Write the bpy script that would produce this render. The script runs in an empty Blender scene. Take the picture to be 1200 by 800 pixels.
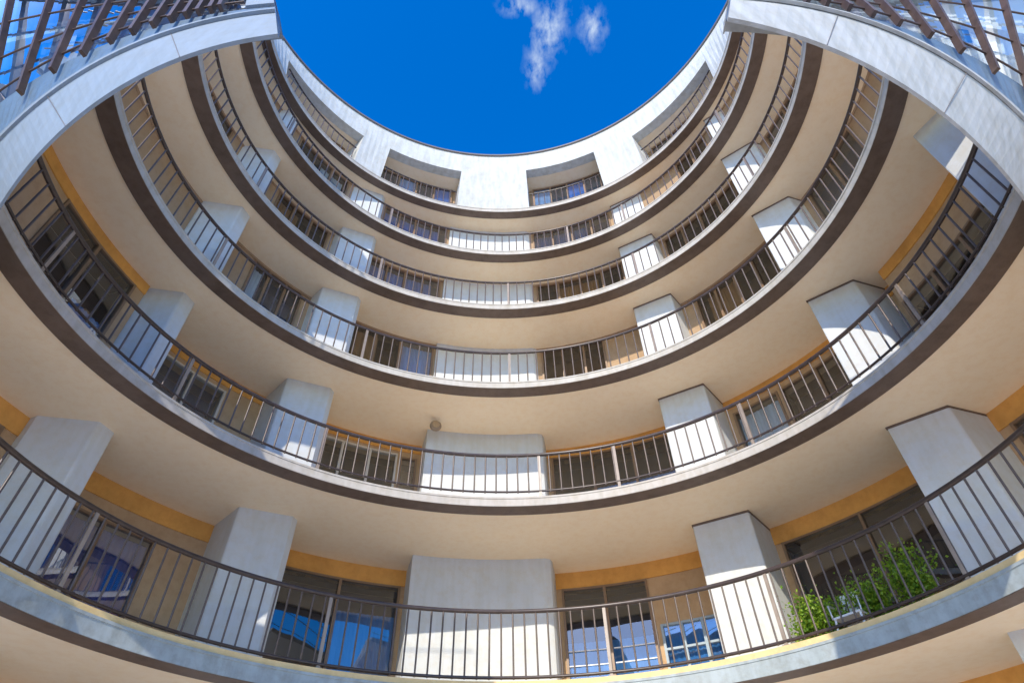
import bpy, bmesh, math, random
from mathutils import Vector, Matrix, Quaternion
random.seed(7)
PI = math.pi
U = 6.2                      # metres per plan unit
EYE = 1.6
R_ = math.radians
scene = bpy.context.scene
col = scene.collection

# ------------------------------------------------------------------ plan data
C0 = (-0.012, 0.86)          # centre of the courtyard, camera stands at (0,0)
LV = {1: (0.506, 0.00484, 0.87786, 0.98713, 0.91427), 2: (1.05184, 0.00132, 0.80403, 1.00712, 0.93678),
      3: (1.56189, -0.01316, 0.84165, 0.99251, 0.91578), 4: (2.03398, -0.01198, 0.88657, 0.96788, 0.89206),
      5: (2.46387, -0.008, 0.92395, 0.94335, 0.88167), 6: (2.86498, -0.01855, 0.9489, 0.99757, 0.87247),
      7: (3.30, -0.03868, 0.62903, 1.17128, 1.10382)}   # h, cx, cy, a, b of every slab edge; 7 = roofline
FH = {1: 0.042, 2: 0.032, 3: 0.031, 4: 0.031, 5: 0.030, 6: 0.030}
SC = {0: 1.02, 1: 1.0, 2: 0.955, 3: 0.905, 4: 0.895, 5: 0.915}
GROUND = -EYE / U
AZ0, AZ1 = -109, 109

def edge(k, az):
    h, cx, cy, a, b = LV[k]
    s, c = math.sin(R_(az)), math.cos(R_(az))
    ox, oy = C0[0] - cx, C0[1] - cy
    A = (s / a) ** 2 + (c / b) ** 2
    B = 2 * (ox * s / a ** 2 + oy * c / b ** 2)
    Cc = (ox / a) ** 2 + (oy / b) ** 2 - 1
    return (-B + math.sqrt(B * B - 4 * A * Cc)) / (2 * A)

def P(az, r, z):             # polar plan point -> world metres
    return Vector(((C0[0] + r * math.sin(R_(az))) * U, (C0[1] + r * math.cos(R_(az))) * U, z * U + EYE))

def W(x, y, z):
    return Vector((x * U, y * U, z * U + EYE))

def floor_z(k): return GROUND if k == 0 else LV[k][0] + FH[k]
def soffit_z(k): return LV[k + 1][0] + 0.008
WALLR = {0: 1.41, 1: 1.38, 2: 1.318, 3: 1.185, 4: 1.155, 5: 1.112}
def wall_r(k, a=0.0):
    if k == 2 and a < -71.21: return 1.205
    if k == 2 and a > 71.79: return 1.25
    if k == 1 and a < -71.21: return 1.33
    return WALLR[k]

# ------------------------------------------------------------------ materials
def new_mat(name):
    m = bpy.data.materials.new(name); m.use_nodes = True
    nt = m.node_tree
    return m, nt, nt.nodes['Principled BSDF']

def paint(name, c, rough=0.75, var=0.10, scale=1.2, streak=0.0, bump=0.15, grime=0.0, metal=0.0, fine=40):
    m, nt, b = new_mat(name)
    N, L = nt.nodes, nt.links
    g = N.new('ShaderNodeNewGeometry')
    n1 = N.new('ShaderNodeTexNoise'); n1.inputs['Scale'].default_value = scale; n1.inputs['Detail'].default_value = 8; n1.inputs['Roughness'].default_value = 0.62
    L.new(g.outputs['Position'], n1.inputs['Vector'])
    r1 = N.new('ShaderNodeValToRGB'); e = r1.color_ramp.elements
    e[0].position = 0.3; e[1].position = 0.72
    e[0].color = (*[max(0, x * (1 - var)) for x in c], 1); e[1].color = (*[min(1, x * (1 + var * 0.7)) for x in c], 1)
    L.new(n1.outputs['Fac'], r1.inputs['Fac'])
    out = r1.outputs['Color']
    if streak:
        mp = N.new('ShaderNodeMapping'); mp.inputs['Scale'].default_value = (5, 5, 0.45)
        L.new(g.outputs['Position'], mp.inputs['Vector'])
        n2 = N.new('ShaderNodeTexNoise'); n2.inputs['Scale'].default_value = 1.6; n2.inputs['Detail'].default_value = 6
        L.new(mp.outputs['Vector'], n2.inputs['Vector'])
        r2 = N.new('ShaderNodeValToRGB'); r2.color_ramp.elements[0].position = 0.33; r2.color_ramp.elements[1].position = 0.6
        v = 1 - streak; r2.color_ramp.elements[0].color = (v, v, v * 0.97, 1); r2.color_ramp.elements[1].color = (1, 1, 1, 1)
        L.new(n2.outputs['Fac'], r2.inputs['Fac'])
        mx = N.new('ShaderNodeMixRGB'); mx.blend_type = 'MULTIPLY'; mx.inputs['Fac'].default_value = 1
        L.new(out, mx.inputs['Color1']); L.new(r2.outputs['Color'], mx.inputs['Color2']); out = mx.outputs['Color']
    if grime:
        n3 = N.new('ShaderNodeTexNoise'); n3.inputs['Scale'].default_value = 6; n3.inputs['Detail'].default_value = 10; n3.inputs['Roughness'].default_value = 0.7
        L.new(g.outputs['Position'], n3.inputs['Vector'])
        r3 = N.new('ShaderNodeValToRGB'); r3.color_ramp.elements[0].position = 0.36; r3.color_ramp.elements[1].position = 0.55
        v = 1 - grime; r3.color_ramp.elements[0].color = (v, v * 0.96, v * 0.9, 1); r3.color_ramp.elements[1].color = (1, 1, 1, 1)
        L.new(n3.outputs['Fac'], r3.inputs['Fac'])
        mx = N.new('ShaderNodeMixRGB'); mx.blend_type = 'MULTIPLY'; mx.inputs['Fac'].default_value = 1
        L.new(out, mx.inputs['Color1']); L.new(r3.outputs['Color'], mx.inputs['Color2']); out = mx.outputs['Color']
    L.new(out, b.inputs['Base Color'])
    b.inputs['Roughness'].default_value = rough; b.inputs['Metallic'].default_value = metal
    if bump:
        n4 = N.new('ShaderNodeTexNoise'); n4.inputs['Scale'].default_value = fine; n4.inputs['Detail'].default_value = 5
        L.new(g.outputs['Position'], n4.inputs['Vector'])
        bp = N.new('ShaderNodeBump'); bp.inputs['Strength'].default_value = bump; bp.inputs['Distance'].default_value = 0.01
        L.new(n4.outputs['Fac'], bp.inputs['Height']); L.new(bp.outputs['Normal'], b.inputs['Normal'])
    return m

def glass(name, tint, refl=0.45, rough=0.015, wav=0.02):
    m = bpy.data.materials.new(name); m.use_nodes = True
    nt = m.node_tree; N, L = nt.nodes, nt.links
    N.remove(N['Principled BSDF']); out = N['Material Output']
    t = N.new('ShaderNodeBsdfTransparent'); t.inputs['Color'].default_value = (*tint, 1)
    gl = N.new('ShaderNodeBsdfGlossy'); gl.inputs['Roughness'].default_value = rough; gl.inputs['Color'].default_value = (0.92, 0.96, 1, 1)
    lw = N.new('ShaderNodeLayerWeight'); lw.inputs['Blend'].default_value = 0.5
    pw = N.new('ShaderNodeMath'); pw.operation = 'POWER'; pw.inputs[1].default_value = 4.0; L.new(lw.outputs['Facing'], pw.inputs[0])
    ma = N.new('ShaderNodeMath'); ma.operation = 'MULTIPLY_ADD'; ma.inputs[1].default_value = 1 - refl; ma.inputs[2].default_value = refl
    L.new(pw.outputs[0], ma.inputs[0])
    mx = N.new('ShaderNodeMixShader'); L.new(ma.outputs[0], mx.inputs['Fac']); L.new(t.outputs[0], mx.inputs[1]); L.new(gl.outputs[0], mx.inputs[2])
    g = N.new('ShaderNodeNewGeometry'); n = N.new('ShaderNodeTexNoise'); n.inputs['Scale'].default_value = 0.9; n.inputs['Detail'].default_value = 2
    L.new(g.outputs['Position'], n.inputs['Vector'])
    bp = N.new('ShaderNodeBump'); bp.inputs['Strength'].default_value = 0.12; bp.inputs['Distance'].default_value = wav
    L.new(n.outputs['Fac'], bp.inputs['Height']); L.new(bp.outputs['Normal'], gl.inputs['Normal'])
    L.new(mx.outputs[0], out.inputs['Surface'])
    return m

def cloth(name, c, freq=26):
    m, nt, b = new_mat(name); N, L = nt.nodes, nt.links
    g = N.new('ShaderNodeNewGeometry')
    w = N.new('ShaderNodeTexNoise'); w.inputs['Scale'].default_value = 1.0; w.inputs['Detail'].default_value = 3
    mp = N.new('ShaderNodeMapping'); mp.inputs['Scale'].default_value = (freq * 0.35, freq * 0.35, 0.25)
    L.new(g.outputs['Position'], mp.inputs['Vector']); L.new(mp.outputs['Vector'], w.inputs['Vector'])
    r = N.new('ShaderNodeValToRGB'); r.color_ramp.elements[0].position = 0.35; r.color_ramp.elements[1].position = 0.65
    r.color_ramp.elements[0].color = (*[x * 0.65 for x in c], 1); r.color_ramp.elements[1].color = (*c, 1)
    L.new(w.outputs['Fac'], r.inputs['Fac']); L.new(r.outputs['Color'], b.inputs['Base Color'])
    b.inputs['Roughness'].default_value = 0.9
    return m

M = {}
M['soffit'] = paint('soffit_paint', (0.93, 0.775, 0.555), 0.75, 0.05, 0.35, grime=0.03, bump=0.02)
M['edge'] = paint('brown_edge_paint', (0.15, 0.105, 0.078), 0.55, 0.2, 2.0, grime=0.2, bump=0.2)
M['fascia'] = paint('fascia_concrete', (0.48, 0.45, 0.40), 0.7, 0.08, 1.5, streak=0.12, grime=0.06)
M['fascia_low'] = paint('fascia_zinc', (0.33, 0.375, 0.385), 0.55, 0.12, 1.5, streak=0.16, grime=0.12)
M['floor'] = paint('balcony_screed', (0.42, 0.39, 0.35), 0.8, 0.15, 2.0)
M['kerb'] = paint('cream_kerb', (0.74, 0.54, 0.26), 0.7, 0.10, 2.0, grime=0.1)
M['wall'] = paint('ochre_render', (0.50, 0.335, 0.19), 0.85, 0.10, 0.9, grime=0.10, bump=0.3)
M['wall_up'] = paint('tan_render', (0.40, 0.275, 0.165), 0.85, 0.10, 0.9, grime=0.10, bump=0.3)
M['lintel'] = paint('orange_paint', (0.74, 0.375, 0.09), 0.8, 0.2, 1.0, grime=0.08, streak=0.03)
M['pillar'] = paint('white_render', (0.60, 0.63, 0.645), 0.8, 0.05, 0.9, streak=0.06, grime=0.03, bump=0.25)
M['roofwall'] = paint('white_roof_render', (0.58, 0.60, 0.585), 0.8, 0.07, 0.7, streak=0.16, grime=0.07, bump=0.25)
M['cap'] = paint('parapet_cap_metal', (0.16, 0.14, 0.13), 0.5, 0.15, 2.0)
M['rail'] = paint('brown_rail_paint', (0.062, 0.042, 0.034), 0.32, 0.25, 8.0, grime=0.25, bump=0.05)
M['bar'] = paint('baluster_paint', (0.115, 0.085, 0.068), 0.35, 0.25, 8.0, bump=0.0)
M['post'] = paint('post_paint', (0.30, 0.24, 0.19), 0.4, 0.2, 6.0, bump=0.0)
M['frame'] = paint('bronze_frame', (0.24, 0.15, 0.085), 0.45, 0.15, 4.0, bump=0.05)
M['frame_light'] = paint('pale_frame', (0.56, 0.50, 0.42), 0.45, 0.1, 4.0, bump=0.05)
M['dark'] = paint('dark_interior', (0.016, 0.015, 0.017), 0.9, 0.2, 1.0, bump=0)
M['navyroom'] = paint('navy_interior', (0.03, 0.062, 0.13), 0.9, 0.3, 0.9, bump=0)
M['brownroom'] = paint('brown_interior', (0.09, 0.045, 0.025), 0.9, 0.3, 0.7, bump=0)
M['curtain_blue'] = cloth('blue_curtain', (0.10, 0.26, 0.52))
M['curtain_sky'] = cloth('sky_curtain', (0.22, 0.48, 0.68))
M['frame_blue'] = paint('blue_grey_frame', (0.30, 0.38, 0.44), 0.45, 0.1, 4.0, bump=0.05)
M['curtain_slate'] = cloth('slate_curtain', (0.10, 0.17, 0.26))
M['curtain_navy'] = cloth('navy_curtain', (0.025, 0.10, 0.32), 14)
M['curtain_pale'] = cloth('pale_curtain', (0.62, 0.64, 0.66))
M['curtain_tan'] = cloth('tan_curtain', (0.46, 0.33, 0.2))
M['blind'] = paint('roller_blind', (0.07, 0.028, 0.016), 0.9, 0.15, 2.0)
M['glass'] = glass('window_glass', (0.70, 0.80, 0.88), 0.14)
M['glass_blue'] = glass('blue_glass', (0.50, 0.68, 0.92), 0.25)
M['glass_bronze'] = glass('bronze_glass', (0.62, 0.52, 0.36), 0.12, 0.03)
M['wing_glass'] = glass('wing_glass', (0.75, 0.86, 0.95), 0.42, 0.01, 0.012)
M['wing_glass_clear'] = glass('wing_glass_clear', (0.85, 0.92, 0.97), 0.14, 0.01, 0.012)
M['wing_fascia_shade'] = paint('wing_panel_shade', (0.21, 0.265, 0.33), 0.65, 0.05, 0.5, streak=0.10, grime=0.04, bump=0)  # blue grey shade put into the colour, as if out of the sun
M['wing_fascia'] = paint('wing_panel', (0.42, 0.43, 0.42), 0.7, 0.04, 0.5, streak=0.20, grime=0.04, bump=0)
M['wing_blue'] = paint('wing_spandrel', (0.12, 0.19, 0.28), 0.4, 0.15, 1.0, grime=0.1)
M['fin'] = paint('brown_fin_paint', (0.085, 0.05, 0.036), 0.4, 0.3, 3.0, grime=0.25, bump=0.1)
M['ceiling'] = paint('white_reflection', (0.82, 0.82, 0.80), 0.8, 0.06, 0.6)  # white also stands in for reflections in the wing glass
M['blue_reflection'] = paint('blue_reflection', (0.10, 0.22, 0.42), 0.6, 0.2, 1.0)
M['roof'] = paint('roof_felt', (0.2, 0.2, 0.2), 0.9, 0.2, 1.0)
M['ground'] = paint('pale_paving', (0.80, 0.77, 0.72), 0.85, 0.12, 0.5, grime=0.15)
M['white'] = paint('white_plastic', (0.8, 0.82, 0.84), 0.4, 0.05, 3.0, bump=0)
M['lamp'] = paint('lamp_brown', (0.30, 0.22, 0.15), 0.6, 0.15, 6.0)
M['pot'] = paint('planter_paint', (0.52, 0.36, 0.2), 0.7, 0.15, 4.0)
M['stem'] = paint('bark', (0.10, 0.07, 0.04), 0.9, 0.2, 10.0)

def leaf_mat():
    m, nt, b = new_mat('leaf_green'); N, L = nt.nodes, nt.links
    g = N.new('ShaderNodeNewGeometry')
    r = N.new('ShaderNodeValToRGB'); cr = r.color_ramp
    cr.elements[0].color = (0.09, 0.20, 0.016, 1); cr.elements[1].color = (0.36, 0.50, 0.05, 1)
    e = cr.elements.new(0.5); e.color = (0.24, 0.42, 0.03, 1)
    L.new(g.outputs['Random Per Island'], r.inputs['Fac']); L.new(r.outputs['Color'], b.inputs['Base Color'])
    b.inputs['Roughness'].default_value = 0.45
    t = N.new('ShaderNodeBsdfTranslucent'); L.new(r.outputs['Color'], t.inputs['Color'])
    mx = N.new('ShaderNodeMixShader'); mx.inputs['Fac'].default_value = 0.35
    L.new(b.outputs[0], mx.inputs[1]); L.new(t.outputs[0], mx.inputs[2]); L.new(mx.outputs[0], N['Material Output'].inputs['Surface'])
    return m
M['leaf'] = leaf_mat()

# ------------------------------------------------------------------ objects
WL = {}                      # world location of every object (only translations are used)
def wl(o): return WL[o.name] if o is not None else Vector((0, 0, 0))

def thing(name, label, cat, loc, group=None, kind=None):
    o = bpy.data.objects.new(name, None); col.objects.link(o)
    o.empty_display_size = 0.3; o.location = loc; WL[o.name] = Vector(loc)
    tag(o, label, cat, group, kind)
    return o

def tag(o, label=None, cat=None, group=None, kind=None):
    for k, v in (('label', label), ('category', cat), ('group', group), ('kind', kind)):
        if v: o[k] = v
    return o

class MB:
    """collects faces in world metres"""
    def __init__(s): s.v = []; s.f = []; s.sm = []
    def grid(s, rows, close_u=False, smooth=False):
        b = len(s.v); n = len(rows[0])
        for r in rows: s.v.extend(r)
        for i in range(len(rows) - 1):
            for j in range(n if close_u else n - 1):
                j2 = (j + 1) % n
                s.f.append((b + i * n + j, b + i * n + j2, b + (i + 1) * n + j2, b + (i + 1) * n + j)); s.sm.append(smooth)
    def face(s, pts):
        b = len(s.v); s.v.extend(pts); s.f.append(tuple(range(b, b + len(pts)))); s.sm.append(False)
    def sweep(s, secs, smooth=False, caps=True):
        """secs: list of closed cross-sections (same count)"""
        s.grid(secs, close_u=True, smooth=smooth)
        if caps:
            s.face(list(reversed(secs[0]))); s.face(secs[-1])
    def pbox(s, a0, a1, r0, r1, z0, z1, n=None):
        """box in polar plan; r0/r1 numbers or functions of az"""
        f0 = r0 if callable(r0) else (lambda a: r0); f1 = r1 if callable(r1) else (lambda a: r1)
        n = n or max(1, int(abs(a1 - a0) / 1.5))
        secs = []
        for i in range(n + 1):
            a = a0 + (a1 - a0) * i / n
            secs.append([P(a, f0(a), z0), P(a, f1(a), z0), P(a, f1(a), z1), P(a, f0(a), z1)])
        s.sweep(secs)
    def prism(s, pts, z0, z1):
        lo = [W(x, y, z0) for x, y in pts]; hi = [W(x, y, z1) for x, y in pts]
        s.sweep([lo, hi])
    def tube(s, path, r, n=10, caps=True):
        secs = []
        for i, p in enumerate(path):
            d = (path[min(i + 1, len(path) - 1)] - path[max(i - 1, 0)]).normalized()
            up = Vector((0, 0, 1)) if abs(d.z) < 0.9 else Vector((1, 0, 0))
            a = d.cross(up).normalized(); b = a.cross(d).normalized()
            secs.append([p + (a * math.cos(2 * PI * k / n) + b * math.sin(2 * PI * k / n)) * r for k in range(n)])
        s.sweep(secs, smooth=True, caps=caps)
    def box(s, c, ax, ay, az):
        """oriented box: centre and three half-axis vectors"""
        q = [c + ax * i + ay * j + az * k for k in (-1, 1) for i, j in ((-1, -1), (1, -1), (1, 1), (-1, 1))]
        s.sweep([q[:4], q[4:]])
    def build(s, name, mat, parent=None, bevel=0.0, origin=None, label=None, recalc=True):
        me = bpy.data.meshes.new(name)
        n = len(s.v)
        if origin is None:
            c = sum(s.v, Vector((0, 0, 0))) / n
            c.z = min(v.z for v in s.v)
        else: c = origin
        me.from_pydata([tuple(v - c) for v in s.v], [], s.f); 
        me.polygons.foreach_set('use_smooth', s.sm)
        if recalc:
            bm = bmesh.new(); bm.from_mesh(me); bmesh.ops.recalc_face_normals(bm, faces=bm.faces); bm.to_mesh(me); bm.free()
        me.materials.append(M[mat])
        o = bpy.data.objects.new(name, me); col.objects.link(o)
        o.parent = parent; o.location = c - wl(parent); WL[o.name] = c.copy()
        if bevel:
            md = o.modifiers.new('Bevel', 'BEVEL'); md.width = bevel; md.segments = 2; md.limit_method = 'ANGLE'; md.angle_limit = R_(50)
        if label: o['label'] = label
        return o

# ------------------------------------------------------------------ ground
g = MB()
rr = [0, 6, 14, 40, 150, 900]
rows = [[Vector((C0[0] * U + r * math.cos(2 * PI * k / 48), C0[1] * U + r * math.sin(2 * PI * k / 48), 0)) for k in range(48)] for r in rr[1:]]
g.grid(rows, close_u=True); g.face(rows[0])
tag(g.build('ground', 'ground', origin=Vector((0, 0, 0))), kind='structure')

# ------------------------------------------------------------------ the building
bld = thing('apartment_building', 'curved white and tan apartment building with stacked round balconies facing the courtyard', 'building', (C0[0] * U, C0[1] * U, 0))

STRIP = {1: 0.060, 2: 0.056, 3: 0.055, 4: 0.055, 5: 0.050, 6: 0.045}
for k in range(1, 7):
    h, fh, st = LV[k][0], FH[k], STRIP[k]
    rin = lambda a, k=k: edge(k, a)
    ro = wall_r(min(k, 5)) + 0.03 if k < 6 else 1.5
    ro = max(ro, wall_r(k - 1) + 0.03)
    m = MB()
    n = 150
    secs = []
    for i in range(n + 1):
        a = AZ0 + (AZ1 - AZ0) * i / n
        e = rin(a) + st + 0.001
        secs.append([P(a, e, h + 0.0082), P(a, ro, h + 0.0082), P(a, ro, h + fh - 0.004), P(a, e, h + fh - 0.004)])
    m.sweep(secs, smooth=False)
    slab = m.build('balcony_slab', 'soffit', bld)
    # concrete fascia with a small drip lip
    m = MB(); secs = []
    for i in range(n + 1):
        a = AZ0 + (AZ1 - AZ0) * i / n
        e = rin(a)
        secs.append([P(a, e, h), P(a, e + st, h + 0.004), P(a, e + st, h + fh), P(a, e - 0.001, h + fh), P(a, e - 0.001, h + fh - 0.006), P(a, e + 0.001, h + fh - 0.007)])
    m.sweep(secs)
    m.build('fascia', 'fascia_low' if k == 1 else 'fascia', slab)
    # brown strip under the edge
    m = MB(); secs = []
    for i in range(n + 1):
        a = AZ0 + (AZ1 - AZ0) * i / n
        e = rin(a)
        secs.append([P(a, e + 0.0012, h - 0.0012), P(a, e + st, h + 0.0005), P(a, e + st, h + 0.0035), P(a, e + 0.0012, h - 0.0003)])
    m.sweep(secs)
    m.build('edge_strip', 'edge', slab)
    if k == 1:
        m = MB(); m.pbox(AZ0, AZ1, lambda a: edge(1, a) + 0.008, lambda a: edge(1, a) + 0.05, h + fh, h + fh + 0.016, 150)
        m.build('kerb', 'kerb', slab)

# pillars: polygons in (az, r) for scale 1
def pol(az, r, s): return (C0[0] + r * s * math.sin(R_(az)), C0[1] + r * s * math.cos(R_(az)))
PIL = {'A': [(-71.9, 1.30), (-68.2, 1.17), (-65.6, 1.175), (-64.6, 1.395), (-71.5, 1.395)],
       'B': [(-44.6, 1.215), (-37.0, 1.165), (-36.0, 1.18), (-35.2, 1.395), (-44.8, 1.395)],
       'C': [(-16.3, 1.25)] + [(a, 1.25 + 0.001 * 0) for a in range(-14, 5, 2)] + [(5.2, 1.252), (6.0, 1.262), (6.3, 1.28), (6.4, 1.395), (-16.4, 1.395)],
       'D': [(30.0, 1.195), (38.8, 1.215), (38.9, 1.395), (29.6, 1.395)],
       'E': [(63.0, 1.165), (69.4, 1.245), (69.6, 1.395), (62.6, 1.395)],
       'F': [(93.5, 1.15), (98.0, 1.21), (98.0, 1.395), (93.0, 1.395)],
       'G': [(-97.5, 1.2), (-93.5, 1.15), (-93.0, 1.395), (-97.5, 1.395)]}
for k in range(0, 6):
    for nm, poly in PIL.items():
        if nm == 'G' or (nm == 'F' and k != 2): continue
        sc = SC[k] if nm != 'C' or k < 3 else (wall_r(k) - 0.015) / 1.25
        pts = [pol(a, r, sc) for a, r in poly]
        if nm == 'C' and k >= 3: pts = [pol(a, min(r, 1.25 + 0.06), sc) for a, r in poly]
        m = MB(); m.prism(pts, floor_z(k) - 0.002, soffit_z(k) + 0.002)
        po = m.build('pillar', 'pillar', bld, bevel=0.03 if nm != 'C' else 0.0)
        if nm in 'DE' and k >= 1:  # dark strip painted in for the shadow line at the pillar head
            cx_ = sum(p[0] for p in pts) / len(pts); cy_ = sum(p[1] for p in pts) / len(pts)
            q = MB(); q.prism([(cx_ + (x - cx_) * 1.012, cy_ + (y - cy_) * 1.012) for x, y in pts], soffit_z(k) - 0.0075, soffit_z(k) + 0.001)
            q.build('shadow_line', 'edge', po)

# walls with openings, lintels, windows
def window(k, a0, a1, z0, z1, leaves=2, pane='glass', room='dark', curtain=None, transom=None, frame='frame', bars=0, cur=(0, 1)):
    r = wall_r(k, a0)
    f = MB(); da = 0.035 / U / r * 180 / PI * 1.4
    t = 0.007
    f.pbox(a0, a0 + da, r - 0.006, r + 0.012, z0, z1, 1); f.pbox(a1 - da, a1, r - 0.006, r + 0.012, z0, z1, 1)
    n = max(2, int((a1 - a0) / 2))
    f.pbox(a0 + da, a1 - da, r - 0.0055, r + 0.0115, z1 - t, z1, n); f.pbox(a0 + da, a1 - da, r - 0.0055, r + 0.0115, z0, z0 + t, n)
    w = (a1 - a0) / leaves
    for i in range(1, leaves):
        a = a0 + i * w; f.pbox(a - da * 0.6, a + da * 0.6, r - 0.005, r + 0.011, z0 + t, z1 - t, 1)
    if transom:
        for tz in (transom if isinstance(transom, (list, tuple)) else [transom]):
            zz = z0 + (z1 - z0) * tz
            for i in range(leaves):
                b0 = a0 + i * w + (da if i == 0 else da * 0.6); b1 = a0 + (i + 1) * w - (da if i == leaves - 1 else da * 0.6)
                f.pbox(b0, b1, r - 0.0045, r + 0.0105, zz - 0.0035, zz + 0.0035, 2)
    fo = f.build('window', frame, bld)
    for i in range(leaves):
        b0, b1 = a0 + i * w + da * 0.5, a0 + (i + 1) * w - da * 0.5
        q = MB(); dr = random.uniform(-0.0012, 0.0012)
        q.face([P(b0, r + 0.003, z0 + t * 0.5), P(b1, r + 0.003 + dr, z0 + t * 0.5), P(b1, r + 0.003 + dr, z1 - t * 0.5), P(b0, r + 0.003 + random.uniform(-0.0008, 0.0008) * 0, z1 - t * 0.5)])
        q.build('pane', pane, fo)
        if bars:
            q = MB()
            for j in range(1, bars + 1):
                zz = z0 + (z1 - z0) * 0.62 * j / (bars + 1)
                q.pbox(b0 + da * 0.6, b1 - da * 0.6, r - 0.004, r - 0.001, zz - 0.0015, zz + 0.0015, 2)
            q.build('louvre', 'white', fo)
    q = MB(); q.pbox(a0, a1, r + 0.10, r + 0.11, z0, z1, n)
    q.pbox(a0, a1, r + 0.013, r + 0.10, z1 + 0.001, z1 + 0.004, n); q.pbox(a0, a1, r + 0.013, r + 0.10, z0 - 0.004, z0 - 0.001, n)
    q.pbox(a0 - 0.3, a0 - 0.1, r + 0.013, r + 0.11, z0, z1, 1); q.pbox(a1 + 0.1, a1 + 0.3, r + 0.013, r + 0.11, z0, z1, 1)
    q.build('room_lining', room, fo)
    if curtain:
        q = MB(); rows = [[], []]
        c0, c1 = a0 + (a1 - a0) * cur[0] + 0.3, a0 + (a1 - a0) * cur[1] - 0.3
        nn = max(6, int((c1 - c0) * 5))
        for j in range(nn + 1):
            a = c0 + (c1 - c0) * j / nn
            rc = r + 0.028 + 0.0022 * math.sin(j * 1.9)
            rows[0].append(P(a, rc, z0 + 0.002)); rows[1].append(P(a, rc, z0 + (z1 - z0) * (cur[2] if len(cur) > 2 else 0.97)))
        q.grid(rows, smooth=True); q.build('curtain', curtain, fo, recalc=False)
    return fo

WIN = {
 0: [(-62, -48, 0.02, 0.66, dict(leaves=2)), (40, 61, 0.02, 0.66, dict(leaves=2, room='brownroom')), (-34, -18, 0.02, 0.66, dict(leaves=2))],
 1: [(-91, -73.5, 0.005, None, dict(leaves=2, room='brownroom')),
     (-64, -51, 0.005, 0.40, dict(leaves=2, pane='glass_blue', room='navyroom', curtain='curtain_navy', cur=(0.0, 1.0, 0.97))),
     (-34.6, -17, 0.005, None, dict(leaves=2, transom=[0.36], curtain='curtain_blue', cur=(0.5, 1.0, 0.78), frame='frame')),
     (7.2, 20, 0.005, None, dict(leaves=2, bars=5, curtain='curtain_blue', cur=(0.0, 1.0, 0.6))),
     (20.8, 29.4, 0.005, 0.29, dict(leaves=3, transom=[0.45, 0.72], pane='glass_blue', curtain='curtain_sky', frame='frame_blue')),
     (39.8, 61.5, 0.005, None, dict(leaves=2, room='brownroom', frame='frame')),
     (71, 88, 0.005, None, dict(leaves=2, room='brownroom'))],
 2: [(-88, -73, 0.005, None, dict(leaves=2, pane='glass', room='brownroom', curtain='curtain_blue', cur=(0.62, 1.0, 0.6))),  # blue curtain added in place of sky mirrored low in the glass
     (-62, -51, 0.005, 0.425, dict(leaves=2, room='navyroom', frame='frame_light')),
     (-35, -20.5, 0.005, 0.43, dict(leaves=3, frame='frame_light')),
     (-20, -17, 0.005, 0.42, dict(leaves=1, pane='glass_blue', transom=[0.3], curtain='curtain_blue', cur=(0, 1, 0.3))),
     (7.2, 29, 0.005, None, dict(leaves=3, pane='glass', curtain='curtain_blue', cur=(0.33, 1, 0.66))),
     (40, 48, 0.005, 0.42, dict(leaves=1, curtain='curtain_pale')),
     (48.5, 61, 0.005, 0.42, dict(leaves=2, room='brownroom')),
     (72, 89, 0.005, 0.33, dict(leaves=3))],
 3: [(-58, -46.5, 0.005, None, dict(leaves=3, pane='glass', room='navyroom', curtain='curtain_pale', cur=(0, 0.3))),
     (-35, -24, 0.005, None, dict(leaves=2, pane='glass_bronze', room='brownroom', curtain='curtain_tan', cur=(0.1, 0.6))),
     (-24, -16.8, 0.005, None, dict(leaves=1, pane='glass_blue', room='navyroom', curtain='curtain_sky')),
     (7.0, 21, 0.005, None, dict(leaves=3, pane='glass_bronze', room='brownroom')),
     (42, 60, 0.005, None, dict(leaves=4, pane='glass_bronze', curtain='curtain_tan', cur=(0.1, 0.5))),
     (71, 84, 0.005, None, dict(leaves=2, pane='glass', room='navyroom'))],
 4: [(-90, -75, 0.005, None, dict(leaves=2, pane='glass', room='navyroom')),
     (-60, -46, 0.005, None, dict(leaves=3, pane='glass_bronze', curtain='curtain_tan', cur=(0.0, 0.5))),
     (-35, -17, 0.005, None, dict(leaves=4, pane='glass_blue', room='navyroom', curtain='curtain_blue', cur=(0.0, 0.9))),
     (7.0, 29, 0.005, None, dict(leaves=4, pane='glass_bronze', curtain='curtain_tan', cur=(0.2, 0.7))),
     (40, 60, 0.005, None, dict(leaves=4, pane='glass_bronze')),
     (71, 84, 0.005, None, dict(leaves=2, pane='glass_blue', room='navyroom'))],
 5: [(-90, -74, 0.005, None, dict(leaves=3, pane='glass', room='navyroom')),
     (-62, -46, 0.005, None, dict(leaves=3, pane='glass', room='navyroom', curtain='curtain_pale', cur=(0.5, 0.95))),
     (-35, -17, 0.005, None, dict(leaves=4, pane='glass_blue', room='navyroom', curtain='curtain_blue', cur=(0.0, 0.9))),
     (7.0, 29, 0.005, None, dict(leaves=4, pane='glass_blue', room='navyroom', curtain='curtain_slate', cur=(0.0, 0.7))),
     (50, 60, 0.005, None, dict(leaves=2, pane='glass_bronze'))],
}
LINT = 0.062
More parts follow.
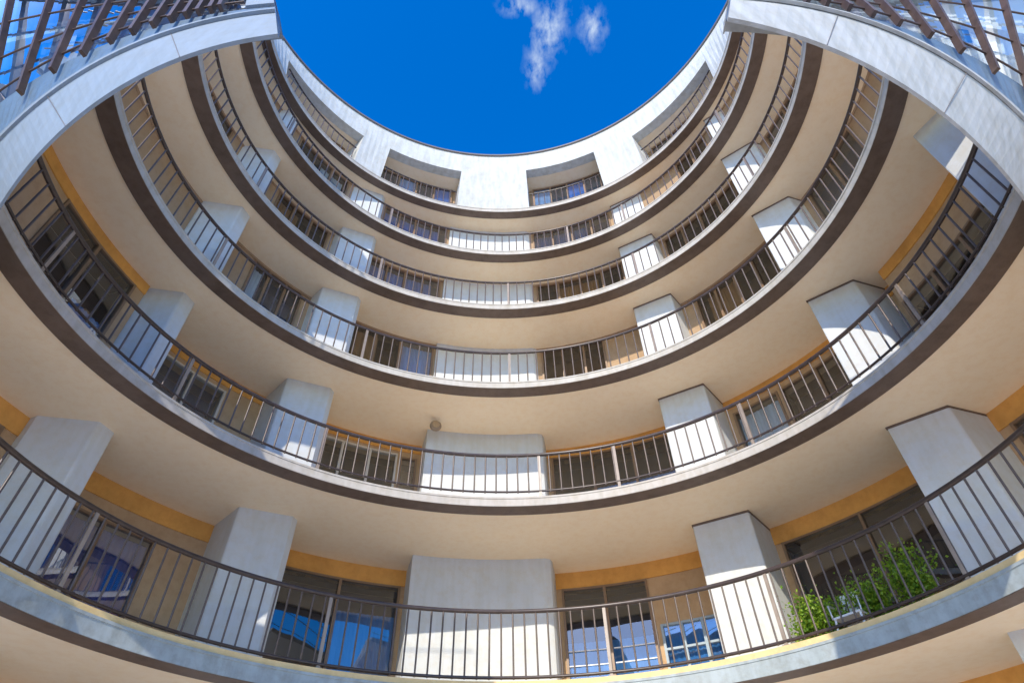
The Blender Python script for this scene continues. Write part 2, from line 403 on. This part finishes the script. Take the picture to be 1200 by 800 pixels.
for k in range(0, 6):
    zf, zs, r = floor_z(k), soffit_z(k), wall_r(k)
    lint = {0: 0.062, 1: 0.058, 2: 0.040}.get(k, 0.010)
    zl = zs - lint
    wins = []
    for a0, a1, d0, d1, kw in WIN[k]:
        z0 = zf + d0; z1 = zl - 0.001 if d1 is None else min(zf + d1, zl - 0.004)
        wins.append((a0, a1, z0, z1, kw))
    wins.sort()
    a = AZ0
    zt = zl
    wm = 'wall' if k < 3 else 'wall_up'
    def piece(b0, b1, za, zb_):
        for c in (-71.2, 71.8):
            if b0 < c - 0.01 and c + 0.01 < b1 and abs(wall_r(k, c - 0.2) - wall_r(k, c + 0.2)) > 0.01:
                piece(b0, c, za, zb_); piece(c, b1, za, zb_); return
        rw = wall_r(k, (b0 + b1) / 2)
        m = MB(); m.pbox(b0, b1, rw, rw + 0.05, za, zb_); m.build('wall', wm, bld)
    for a0, a1, z0, z1, kw in wins:
        if a0 > a + 0.01: piece(a, a0, zf - 0.004, zt)
        if z1 < zt - 0.003: piece(a0, a1, z1, zt)
        a = a1
    piece(a, AZ1, zf - 0.004, zt)
    for b0, b1 in ((AZ0, -71.2), (-71.2, 71.8), (71.8, AZ1)):
        rw = wall_r(k, (b0 + b1) / 2)
        m = MB(); m.pbox(b0, b1, rw - 0.004, rw + 0.05, zl, zs + 0.004)
        m.build('lintel', 'lintel' if k in (0, 1, 2) else 'wall_up', bld)
    for a0, a1, z0, z1, kw in wins:
        window(k, a0, a1, z0, z1, **kw)

# top storey: white wall flush with the slab edge, four loggias cut into it
Z6, Z7 = LV[6][0] + FH[6], LV[7][0]
def top_r(a, t): return (edge(6, a) + 0.004) * (1 - t) + edge(7, a) * t
def TP(a, t, dr=0.0): return P(a, top_r(a, t) + dr, Z6 + (Z7 - Z6) * t)
OPEN = [(-76.0, -48.8, 0.60), (-40.2, -15.8, 0.655), (7.0, 31.2, 0.70), (44.4, 73.0, 0.60)]
m = MB()
def wall_patch(a0, a1, t0, t1):
    n = max(1, int((a1 - a0) / 1.5)); secs = []
    for i in range(n + 1):
        a = a0 + (a1 - a0) * i / n
        secs.append([TP(a, t0), TP(a, t0, 0.05), TP(a, t1, 0.05), TP(a, t1)])
    m.sweep(secs)
a = AZ0
for a0, a1, t1 in OPEN:
    wall_patch(a, a0, 0, 1); wall_patch(a0, a1, t1, 1); a = a1
wall_patch(a, AZ1, 0, 1)
m.build('roof_wall', 'roofwall', bld)
m = MB(); n = 130; secs = []
for i in range(n + 1):
    a = AZ0 + (AZ1 - AZ0) * i / n
    e = edge(7, a)
    secs.append([P(a, e - 0.008, Z7), P(a, e + 0.07, Z7), P(a, e + 0.07, Z7 + 0.012), P(a, e - 0.008, Z7 + 0.012)])
m.sweep(secs); m.build('parapet_cap', 'cap', bld)
m = MB(); secs = []
for i in range(61):
    a = AZ0 + (AZ1 - AZ0) * i / 60
    secs.append([P(a, edge(7, a) + 0.051, Z7 - 0.06), P(a, 1.9, Z7 - 0.06), P(a, 1.9, Z7 - 0.03), P(a, edge(7, a) + 0.051, Z7 - 0.03)])
m.sweep(secs); m.build('roof', 'roof', bld)
m = MB(); m.pbox(AZ0, AZ1, 1.85, 1.9, GROUND, Z7 - 0.061, 60); m.build('outer_wall', 'wall_up', bld)
for s in (AZ0 - 0.8, AZ1 + 0.1):
    m = MB(); m.pbox(s, s + 0.7, lambda a: 1.28, 1.849, GROUND, Z7 - 0.062, 1); m.build('end_wall', 'roofwall', bld)
for i, (a0, a1, t1) in enumerate(OPEN):
    # loggia: ceiling, back wall, window
    dpt = 0.20
    zc = Z6 + (Z7 - Z6) * t1
    m = MB()
    m.pbox(a0 - 2, a1 + 2, lambda a: top_r(a, t1) + 0.051, lambda a: top_r(a, 0) + dpt + 0.3, zc + 0.001, zc + 0.02)
    lo = m.build('loggia', 'soffit', bld)
    m = MB(); rb = lambda a, t1=t1: top_r(a, t1) + 0.14
    m.pbox(a0 - 1, a1 + 1, rb, lambda a: rb(a) + 0.03, Z6, zc + 0.0005); m.build('back_wall', 'wall_up', lo)
    for s, b0 in ((0, a0 - 1.2), (1, a1)):
        m = MB(); m.pbox(b0, b0 + 1.2, lambda a: top_r(a, 0.3) + 0.052, rb, Z6, zc + 0.0006, 1); m.build('cheek', 'pillar', lo)
    m = MB(); w0, w1 = a0 + 1.5, a1 - 1.5
    zt = zc - 0.012
    for j in range(5):
        a = w0 + (w1 - w0) * j / 4
        m.pbox(a - 0.25, a + 0.25, lambda q: rb(q) - 0.014, lambda q: rb(q) - 0.002, Z6 + 0.004, zt, 1)
    m.pbox(w0 - 0.25, w1 + 0.25, lambda q: rb(q) - 0.015, lambda q: rb(q) - 0.0015, zt, zt + 0.007)
    wo = m.build('window', 'frame', lo)
    for j in range(4):
        b0, b1 = w0 + (w1 - w0) * j / 4 + 0.1, w0 + (w1 - w0) * (j + 1) / 4 - 0.1
        m = MB(); m.face([P(b0, rb(b0) - 0.008, Z6 + 0.004), P(b1, rb(b1) - 0.008, Z6 + 0.004), P(b1, rb(b1) - 0.008, zt), P(b0, rb(b0) - 0.008, zt)])
        m.build('pane', 'glass_blue', wo)
        m = MB(); m.face([P(b0, rb(b0) - 0.003, Z6 + 0.004), P(b1, rb(b1) - 0.003, Z6 + 0.004), P(b1, rb(b1) - 0.003, zt), P(b0, rb(b0) - 0.003, zt)])
        m.build('curtain', ('curtain_blue', 'dark', 'curtain_pale', 'dark')[(j + i) % 4], wo)

# ------------------------------------------------------------------ railings
def railing(name, label, k, a0, a1, zbase, ztop, zlow, rf, rad, posts, step, low_r=0.022, group=None):
    mid = (a0 + a1) / 2
    t = thing(name, label, 'railing', P(mid, rf(mid), zbase), group)
    n = max(8, int((a1 - a0) / 1.2))
    m = MB(); m.tube([P(a0 + (a1 - a0) * i / n, rf(a0 + (a1 - a0) * i / n), ztop) for i in range(n + 1)], rad, 12)
    m.build('handrail', 'rail', t)
    m = MB(); m.tube([P(a0 + (a1 - a0) * i / n, rf(a0 + (a1 - a0) * i / n), zlow) for i in range(n + 1)], low_r, 10)
    m.build('bottom_rail', 'rail', t)
    # balusters share one mesh
    m = MB(); hb = (ztop - zbase) * U - rad * 0.7; z_lo = (min(zlow, zbase + 0.03) - zbase) * U
    z_lo = max(0.02, (zlow - zbase) * U - 0.03)
    m.tube([Vector((0, 0, z_lo)), Vector((0, 0, hb))], 0.016, 8)
    me = None
    # even spacing along the curve
    samples = [P(a0 + (a1 - a0) * i / 600, rf(a0 + (a1 - a0) * i / 600), zbase) for i in range(601)]
    acc, nextd, pts = 0.0, step * 0.5, []
    for i in range(600):
        d = (samples[i + 1] - samples[i]).length
        while acc + d >= nextd:
            pts.append(samples[i].lerp(samples[i + 1], (nextd - acc) / d)); nextd += step
        acc += d
    for p in pts:
        if me is None:
            o = m.build('baluster', 'bar', t, origin=Vector((0, 0, 0))); me = o.data
        else:
            o = bpy.data.objects.new('baluster', me); col.objects.link(o); o.parent = t
        o.location = p - wl(t)
    for a in posts:
        p = P(a, rf(a), zbase)
        rad_v = (P(a, 1.1, zbase) - P(a, 1.0, zbase)).normalized(); tan = Vector((-rad_v.y, rad_v.x, 0))
        m = MB(); hz = ((ztop - zbase) * U - rad * 0.6) / 2
        m.box(p + Vector((0, 0, hz)), rad_v * 0.014, tan * 0.028, Vector((0, 0, hz)))
        m.box(p + Vector((0, 0, 0.012)), rad_v * 0.05, tan * 0.05, Vector((0, 0, 0.012)))
        m.build('post', 'post', t)
    return t

GAP = 0.018
zb = floor_z(1) + 0.016
railing('balcony_railing', 'brown tubular railing along the lowest balcony, with sunlit kerb below it', 1, -104, 104, zb, LV[1][0] + 0.247, LV[1][0] + 0.071, lambda a: edge(1, a) + 0.022, 0.038, (-93, -68, -31, 15.5, 42, 67, 92), 0.205, 0.026)
NAMES = {2: 'brown railing of the second balcony up, in front of dark glazed doors and round lamp',
         3: 'brown railing of the third balcony up, under the half shaded middle pillar',
         4: 'thin dark railing of the fourth balcony up, before bronze and blue glazing',
         5: 'thin dark railing of the fifth balcony up, just under the white loggia storey'}
for k in (2, 3, 4, 5):
    zb = floor_z(k)
    railing('balcony_railing', NAMES[k], k, -108, 108, zb, LV[k][0] + {2: 0.203, 3: 0.20, 4: 0.20, 5: 0.19}[k],
            zb + (0.030 if k == 2 else 0.010), lambda a, k=k: edge(k, a) + GAP, {2: 0.038, 3: 0.035, 4: 0.033, 5: 0.031}[k],
            {2: (-92, -66, -39, -6 + 12, 22, 48, 80), 3: (-70, -35, 0, 35, 70), 4: (-70, -35, 0, 35, 70), 5: (-70, -35, 18, 35, 70)}[k], 0.22, {2: 0.022}.get(k, 0.014))
LOGN = ['dark railing of the long white top storey loggia at its left end',
        'dark railing in the white top storey loggia just left of its centre',
        'dark railing in the white top storey loggia just right of its centre',
        'dark railing of the long white top storey loggia at its right end']
for (a0, a1, t1), lb in zip(OPEN, LOGN):
    railing('loggia_railing', lb, 6, a0 + 0.4, a1 - 0.4, Z6 + 0.001, Z6 + 0.135, Z6 + 0.012, lambda a: top_r(a, 0.12) + 0.012, 0.024, (), 0.2, 0.014)

# ------------------------------------------------------------------ the two glazed wings
def interp(tab, x):
    tab = sorted(tab)
    for (x0, y0), (x1, y1) in zip(tab, tab[1:]):
        if x <= x1 or (x1, y1) == tab[-1]:
            return y0 + (y1 - y0) * (x - x0) / (x1 - x0)
def polyfit2(pts):
    # least squares y = a + b x + c x^2 (x = |X|)
    S = [sum(x ** p for x, _ in pts) for p in range(5)]
    T = [sum(y * x ** p for x, y in pts) for p in range(3)]
    A = [[S[i + j] for j in range(3)] + [T[i]] for i in range(3)]
    for i in range(3):
        pv = A[i][i]
        for j in range(i, 4): A[i][j] /= pv
        for q in range(3):
            if q != i:
                fct = A[q][i]
                for j in range(i, 4): A[q][j] -= fct * A[i][j]
    return A[0][3], A[1][3], A[2][3]
WZ0, WZ1, WZ2, WZT, WZ3 = 0.95, 1.12, 1.24, 1.50, 1.52
def wing(sign, label, low, up, feet, xend_lo, xend_up, solid, top, fmat):
    cl, cu = polyfit2([(abs(x), y) for x, y in low]), polyfit2([(abs(x), y) for x, y in up])
    yl = lambda x: (cl[0] + cl[1] * x + cl[2] * x * x)
    yu = lambda x: (cu[0] + cu[1] * x + cu[2] * x * x)
    def LP(u, dy=0.0, dz=0.0):          # low edge, u 0..1 from the free end outwards
        x = xend_lo + (1.0 - xend_lo) * u
        return W(sign * x * WZ0, yl(x) * WZ0 + dy, WZ0 + dz)
    def UP(u, z, dy=0.0):
        x = xend_up + (1.0 - xend_up) * u          # the glazing leans outwards as it rises
        t = (z - WZ1) / (WZT - WZ1)
        xt = top[0] + top[1] * (x - xend_up)
        return W(sign * (x * WZ1 * (1 - t) + xt * WZT * t), yu(x) * WZ1 * (1 - t) + top[2] * WZT * t + dy, z)
    N = 44; us = [1.18 * i / N for i in range(N + 1)]
    t = thing('glazed_wing', label, 'building wing', (LP(0.4).x, LP(0.4).y, WZ0 * U + EYE))
    TH = 0.035; DEP = 0.06
    m = MB(); m.sweep([[LP(u), LP(u, 0.006), UP(u, WZ1, 0.03), UP(u, WZ1)] for u in us])
    fo = m.build('fascia', fmat, t)
    m = MB(); m.sweep([[UP(u, WZ1 - 0.008, -0.006), UP(u, WZ1 - 0.008, 0.0), UP(u, WZ1 + 0.003, 0.0), UP(u, WZ1 + 0.003, -0.006)] for u in us]); m.build('drip_edge', fmat, t)
    m = MB()
    for u in us[9::13]:
        a, b = LP(u), UP(u, WZ1)
        m.tube([a + Vector((0, -0.002, 0)), b + Vector((0, -0.002, -0.05))], 0.004, 5)
    m.build('joint', 'cap', fo)
    m = MB(); m.sweep([[UP(u, WZ1 + 0.003, 0.006), UP(u, WZ1 + 0.003, TH), UP(u, WZ2, TH), UP(u, WZ2, 0.006)] for u in us]); m.build('spandrel', 'wing_blue', t)
    # solid end panel
    ns = 4
    su = solid
    m = MB(); m.sweep([[UP(su * i / ns, WZ2 - 0.001, 0.0), UP(su * i / ns, WZ2 - 0.001, TH), UP(su * i / ns, WZ3, TH), UP(su * i / ns, WZ3, 0.0)] for i in range(ns + 1)]); m.build('end_panel', fmat, t)
    # panes between the fins
    fu = []
    for fx in feet:
        fu.append((fx * 1.2 / WZ1 - xend_up) / (1.0 - xend_up))
    fu = sorted(u for u in fu if su < u < 1.17)
    cuts = [su] + fu + [1.18]
    for u0, u1 in zip(cuts, cuts[1:]):
        q = MB(); q.grid([[UP(u0 + (u1 - u0) * i / 4, WZ2 + (WZ3 - WZ2) * j / 6, 0.012) for i in range(5)] for j in range(7)], smooth=True); q.build('pane', 'wing_glass' if sign < 0 else 'wing_glass_clear', t)
    for u in fu:
        a = UP(u, WZ2 - 0.045, 0); b = UP(u, WZ3, 0)
        d = (UP(u + .02, WZ2) - UP(u - .02, WZ2)); d.z = 0; tan = d.normalized(); nrm = Vector((tan.y, -tan.x, 0))
        if nrm.y > 0: nrm = -nrm
        hw, dp = 0.024, 0.085
        q = MB()
        s0 = [a + tan * -hw + nrm * 0.005, a + tan * hw + nrm * 0.005, a + tan * hw + nrm * dp, a + tan * -hw + nrm * dp]
        q.sweep([s0, [v + (b - a) for v in s0]]); q.build('fin', 'fin', t)
    for z in [WZ2 + 0.012 + 0.085 * i for i in range(7)]:
        q = MB(); q.tube([UP(su + (1.18 - su) * i / 30, z) + Vector((0, -0.03, 0)) for i in range(31)], 0.013, 8); q.build('cross_rail', 'fin', t)
    # ceiling, wall and bars behind the glass, coloured to stand in for reflections
    m = MB(); m.sweep([[UP(u, WZ3 - 0.10, 0.03), UP(u, WZ3 - 0.10, DEP), UP(u, WZ3 - 0.09, DEP), UP(u, WZ3 - 0.09, 0.03)] for u in us])
    ce = m.build('ceiling', 'ceiling', t)  # white slab standing in for reflections in the wing glass
    m = MB(); m.sweep([[UP(u, WZ2, DEP - 0.015), UP(u, WZ2, DEP), UP(u, WZ3, DEP), UP(u, WZ3, DEP - 0.015)] for u in us]); m.build('reflection_wall', 'ceiling' if sign > 0 else 'blue_reflection', t)
    m = MB(); m.sweep([[UP(u, WZ2 - 0.012, 0.036), UP(u, WZ2 - 0.012, DEP), UP(u, WZ2, DEP), UP(u, WZ2, 0.036)] for u in us]); m.build('wing_floor', fmat, t)
    m = MB(); m.sweep([[UP(u, WZ3, -0.01), UP(u, WZ3, DEP + 0.005), UP(u, WZ3 + 0.02, DEP + 0.005), UP(u, WZ3 + 0.02, -0.01)] for u in us]); m.build('roof', fmat, t)
    m = MB(); m.sweep([[UP(0, z, 0.012), UP(0.004, z, 0.012), UP(0.004, z, DEP + 0.005), UP(0, z, DEP + 0.005)] for z in (WZ2, WZ3)]); m.build('side_wall', fmat, t)
    for j in range(6):
        u = su + 0.06 + j * 0.13
        m = MB(); m.sweep([[UP(u, WZ3 - 0.16, y0), UP(u + 0.035, WZ3 - 0.16, y0), UP(u + 0.035, WZ3 - 0.101, y0), UP(u, WZ3 - 0.101, y0)] for y0 in (0.04, DEP - 0.02)])
        m.build('reflection_bar', 'blue_reflection' if j % 2 else 'ceiling', ce)
    return t
wing(-1, 'shaded blue grey glazed wing with brown vertical fins and blue glass, overhead at upper left', 
     [(-.84, .53), (-.77, .48), (-.65, .41), (-.57, .37), (-.49, .35), (-.44, .33), (-.37, .32), (-.35, .32)],
     [(-.84, .47), (-.75, .41), (-.68, .38), (-.58, .34), (-.49, .31), (-.43, .30), (-.37, .29)],
     [1.02, .76 + .17, .76 + .085, .76, .69, .63, .58, .54, .505, .475, .45, .43, .41, .395], .342, .337, 0.075, (.333, .644, .256), 'wing_fascia_shade')
wing(1, 'pale grey glazed wing with brown fins and white reflections, overhead at upper right', 
     [(.92, .60), (.80, .51), (.73, .47), (.64, .41), (.60, .40), (.54, .37), (.48, .34), (.39, .32), (.33, .31)],
     [(.87, .48), (.76, .41), (.67, .37), (.61, .34), (.52, .31), (.45, .30), (.39, .29), (.33, .28)],
     [1.02, .92, .84, .76, .69, .63, .575, .53, .49, .455, .425], .332, .33, 0.02, (.327, .675, .2735), 'wing_fascia')

# ------------------------------------------------------------------ small things
def drum_lamp(az, r, zc, label):
    c = P(az, r, zc)
    t = thing('wall_lamp', label, 'lamp', c)
    m = MB(); prof = [(0.0, 0.10), (0.02, 0.135), (0.06, 0.145), (0.10, 0.135), (0.115, 0.11)]
    rad = (P(az, 1, 0) - P(az, 1.1, 0)).normalized()
    up = Vector((0, 0, 1)); side = rad.cross(up)
    secs = [[c + rad * d + (side * math.cos(2 * PI * i / 20) + up * math.sin(2 * PI * i / 20)) * q for i in range(20)] for d, q in prof]
    m.sweep(secs, smooth=True); m.build('housing', 'lamp', t)
    m = MB(); m.sweep([[c + rad * d + (side * math.cos(2 * PI * i / 20) + up * math.sin(2 * PI * i / 20)) * 0.09 for i in range(20)] for d in (0.1152, 0.13)]); m.build('lens', 'curtain_tan', t)
drum_lamp(-15.2, 1.205 * 0.955 - 0.02, soffit_z(2) - 0.035, 'round brown wall lamp at the top corner of the middle pillar on the second balcony')

def shrub(az, r, zb, rad, hgt, label, n, seed):
    rnd = random.Random(seed)
    c = P(az, r, zb)
    t = thing('shrub', label, 'shrub', c, 'potted shrubs on the lowest balcony')
    m = MB(); prof = [(0.0, 0.13), (0.22, 0.17), (0.24, 0.185), (0.27, 0.185), (0.265, 0.16)]
    m.sweep([[c + Vector((q * math.cos(2 * PI * i / 18), q * math.sin(2 * PI * i / 18), z)) for i in range(18)] for z, q in prof]); m.build('pot', 'pot', t)
    m = MB(); clumps = []
    for i in range(14):
        a = rnd.uniform(0, 2 * PI); l = rnd.uniform(0.35, 0.95)
        tip = c + Vector((math.cos(a) * rad * l * rnd.uniform(.3, 1), math.sin(a) * rad * l * rnd.uniform(.3, 1), 0.25 + (hgt - 0.25) * rnd.uniform(0.35, 1)))
        base = c + Vector((rnd.uniform(-.05, .05), rnd.uniform(-.05, .05), 0.22))
        mid = base.lerp(tip, 0.5) + Vector((rnd.uniform(-.06, .06), rnd.uniform(-.06, .06), 0.05))
        m.tube([base, mid, tip], 0.008, 5); clumps.append((mid, 0.6)); clumps.append((tip, 1.0))
    m.build('stem', 'stem', t)
    m = MB()
    for i in range(n):
        q, w = rnd.choice(clumps)
        d = Vector((rnd.gauss(0, 1), rnd.gauss(0, 1), rnd.gauss(0, 1))) * 0.105 * w
        p = q + d
        ax = Vector((rnd.gauss(0, 1), rnd.gauss(0, 1), rnd.gauss(0.2, 0.8))).normalized()
        sd = ax.cross(Vector((rnd.gauss(0, 1), rnd.gauss(0, 1), rnd.gauss(0, 1)))).normalized()
        L = rnd.uniform(0.035, 0.075); wd = L * 0.34; nn = ax.cross(sd) * L * 0.12
        m.face([p, p + ax * L * 0.45 + sd * wd + nn, p + ax * L, p + ax * L * 0.45 - sd * wd + nn])
    m.build('foliage', 'leaf', t, recalc=False)
zb1 = floor_z(1)
rs = lambda az: edge(1, az) + 0.115
shrub(43.6, rs(43.6) + 0.03, zb1, 0.36, 0.85, 'bushy green potted shrub beside the sunlit pillar on the lowest balcony', 2300, 1)
shrub(46.6, rs(46.6) + 0.03, zb1, 0.38, 0.80, 'bushy green potted shrub just beside the white chair, on its pillar side', 2300, 2)
shrub(53.2, rs(53.2) + 0.03, zb1, 0.5, 0.80, 'low spreading green potted shrub between the white chair and the tall shrub', 2500, 3)
shrub(58.0, rs(58.0) + 0.03, zb1, 0.4, 1.2, 'tallest green potted shrub, by the big end pillar of the lowest balcony', 2600, 4)

def chair(az, r, zb, rot, label):
    c = P(az, r, zb); t = thing('garden_chair', label, 'chair', c)
    Rm = Matrix.Rotation(rot, 3, 'Z')
    v = lambda x, y, z: c + Rm @ Vector((x, y, z))
    X, Y, Z = Rm @ Vector((1, 0, 0)), Rm @ Vector((0, 1, 0)), Vector((0, 0, 1))
    m = MB(); m.box(v(0, 0, 0.43), X * 0.22, Y * 0.21, Z * 0.015); m.build('seat', 'white', t, bevel=0.01)
    m = MB()
    for i in range(5): m.box(v(-0.18 + 0.09 * i, 0.22 + 0.03, 0.66), X * 0.03, Y * 0.01 + Z * 0.0, (Z * 0.21 + Y * 0.05))
    m.box(v(0, 0.30, 0.88), X * 0.22, Y * 0.015, Z * 0.03); m.build('backrest', 'white', t)
    for sx in (-1, 1):
        for sy in (-1, 1):
            m = MB(); m.tube([v(sx * 0.2, sy * 0.19, 0.42), v(sx * 0.23, sy * 0.24, 0.0)], 0.018, 8); m.build('leg', 'white', t)
        m = MB(); m.tube([v(sx * 0.23, -0.2, 0.43), v(sx * 0.24, -0.18, 0.64), v(sx * 0.24, 0.2, 0.66), v(sx * 0.21, 0.27, 0.64)], 0.016, 8); m.build('armrest', 'white', t)
chair(49.8, rs(49.8), zb1, R_(-50), 'white plastic garden chair among the green shrubs on the lowest balcony')

# ------------------------------------------------------------------ camera
cam_d = bpy.data.cameras.new('camera'); cam = bpy.data.objects.new('camera', cam_d); col.objects.link(cam)
cam_d.lens = 36 * 733.674 / 1200; cam_d.sensor_width = 36; cam_d.clip_end = 3000; cam_d.clip_start = 0.05
PITCH, ROLL = 0.800285, -0.0205803
cam.matrix_world = Matrix.Translation((0, 0, EYE)) @ (Matrix.Rotation(PI / 2 + PITCH, 4, 'X') @ Matrix.Rotation(ROLL, 4, 'Z'))
scene.camera = cam

# ------------------------------------------------------------------ light
SUN_EL, SUN_AZ = R_(30), R_(196)
sd = bpy.data.lights.new('sun', 'SUN'); sd.energy = 4.8; sd.angle = R_(0.5); sd.color = (1.0, 0.90, 0.75)
so = bpy.data.objects.new('sun', sd); col.objects.link(so)
to_sun = Vector((math.sin(SUN_AZ) * math.cos(SUN_EL), math.cos(SUN_AZ) * math.cos(SUN_EL), math.sin(SUN_EL)))
so.rotation_euler = to_sun.to_track_quat('Z', 'Y').to_euler(); so.location = to_sun * 60

w = bpy.data.worlds.new('World'); scene.world = w; w.use_nodes = True
nt = w.node_tree; N, L = nt.nodes, nt.links
bg = N['Background']
sky = N.new('ShaderNodeTexSky'); sky.sky_type = 'NISHITA'; sky.sun_disc = False
sky.sun_elevation = SUN_EL; sky.sun_rotation = SUN_AZ; sky.air_density = 1.0; sky.dust_density = 0.3; sky.ozone_density = 3.0
hs = N.new('ShaderNodeHueSaturation'); hs.inputs['Saturation'].default_value = 1.5; hs.inputs['Value'].default_value = 2.4; hs.inputs['Hue'].default_value = 0.512
L.new(sky.outputs['Color'], hs.inputs['Color'])
tc = N.new('ShaderNodeTexCoord'); sp = N.new('ShaderNodeSeparateXYZ'); L.new(tc.outputs['Generated'], sp.inputs[0])
def math_n(op, a, b=None, c=None):
    n = N.new('ShaderNodeMath'); n.operation = op
    for i, x in enumerate((a, b, c)):
        if x is None: continue
        if isinstance(x, (int, float)): n.inputs[i].default_value = x
        else: L.new(x, n.inputs[i])
    return n.outputs[0]
zc = math_n('MAXIMUM', sp.outputs['Z'], 0.05)
gx, gy = math_n('DIVIDE', sp.outputs['X'], zc), math_n('DIVIDE', sp.outputs['Y'], zc)
cv = N.new('ShaderNodeCombineXYZ'); L.new(gx, cv.inputs[0]); L.new(gy, cv.inputs[1])
mp = N.new('ShaderNodeMapping'); mp.inputs['Rotation'].default_value = (0, 0, R_(12)); mp.inputs['Scale'].default_value = (46, 26, 1); L.new(cv.outputs[0], mp.inputs['Vector'])
nz = N.new('ShaderNodeTexNoise'); nz.inputs['Scale'].default_value = 1.0; nz.inputs['Detail'].default_value = 9; nz.inputs['Roughness'].default_value = 0.6; nz.inputs['Distortion'].default_value = 0.15
L.new(mp.outputs[0], nz.inputs['Vector'])
def blob(cx, cy, sx, sy, rot):
    dx, dy = math_n('SUBTRACT', gx, cx), math_n('SUBTRACT', gy, cy)
    c, s = math.cos(rot), math.sin(rot)
    a = math_n('ADD', math_n('MULTIPLY', dx, c / sx), math_n('MULTIPLY', dy, s / sx))
    b = math_n('ADD', math_n('MULTIPLY', dx, -s / sy), math_n('MULTIPLY', dy, c / sy))
    d2 = math_n('ADD', math_n('MULTIPLY', a, a), math_n('MULTIPLY', b, b))
    return math_n('EXPONENT', math_n('MULTIPLY', d2, -1.0))
CLOUDS = [(0.064, 0.322, 0.024, 0.045, 0.2), (0.130, 0.318, 0.018, 0.026, -0.1), (0.048, 0.375, 0.016, 0.03, 0.05), (0.02, 0.287, 0.025, 0.012, 0.0)]
tot = None
for c in CLOUDS:
    b = blob(*c); tot = b if tot is None else math_n('MAXIMUM', tot, b)
cl = math_n('MULTIPLY', tot, math_n('MULTIPLY_ADD', nz.outputs['Fac'], 4.0, -1.45))
cl = math_n('MINIMUM', math_n('MAXIMUM', math_n('MULTIPLY_ADD', cl, 0.6, -0.03), 0.0), 0.62)
mx = N.new('ShaderNodeMixRGB'); L.new(cl, mx.inputs['Fac']); L.new(hs.outputs['Color'], mx.inputs['Color1'])
mx.inputs['Color2'].default_value = (6.2, 7.0, 7.5, 1)
L.new(mx.outputs['Color'], bg.inputs['Color']); bg.inputs['Strength'].default_value = 0.15

scene.view_settings.view_transform = 'Standard'; scene.view_settings.look = 'None'
scene.view_settings.exposure = 0; scene.view_settings.gamma = 1
scene.cycles.max_bounces = 10; scene.cycles.diffuse_bounces = 6; scene.cycles.transparent_max_bounces = 12
scene.cycles.use_denoising = True
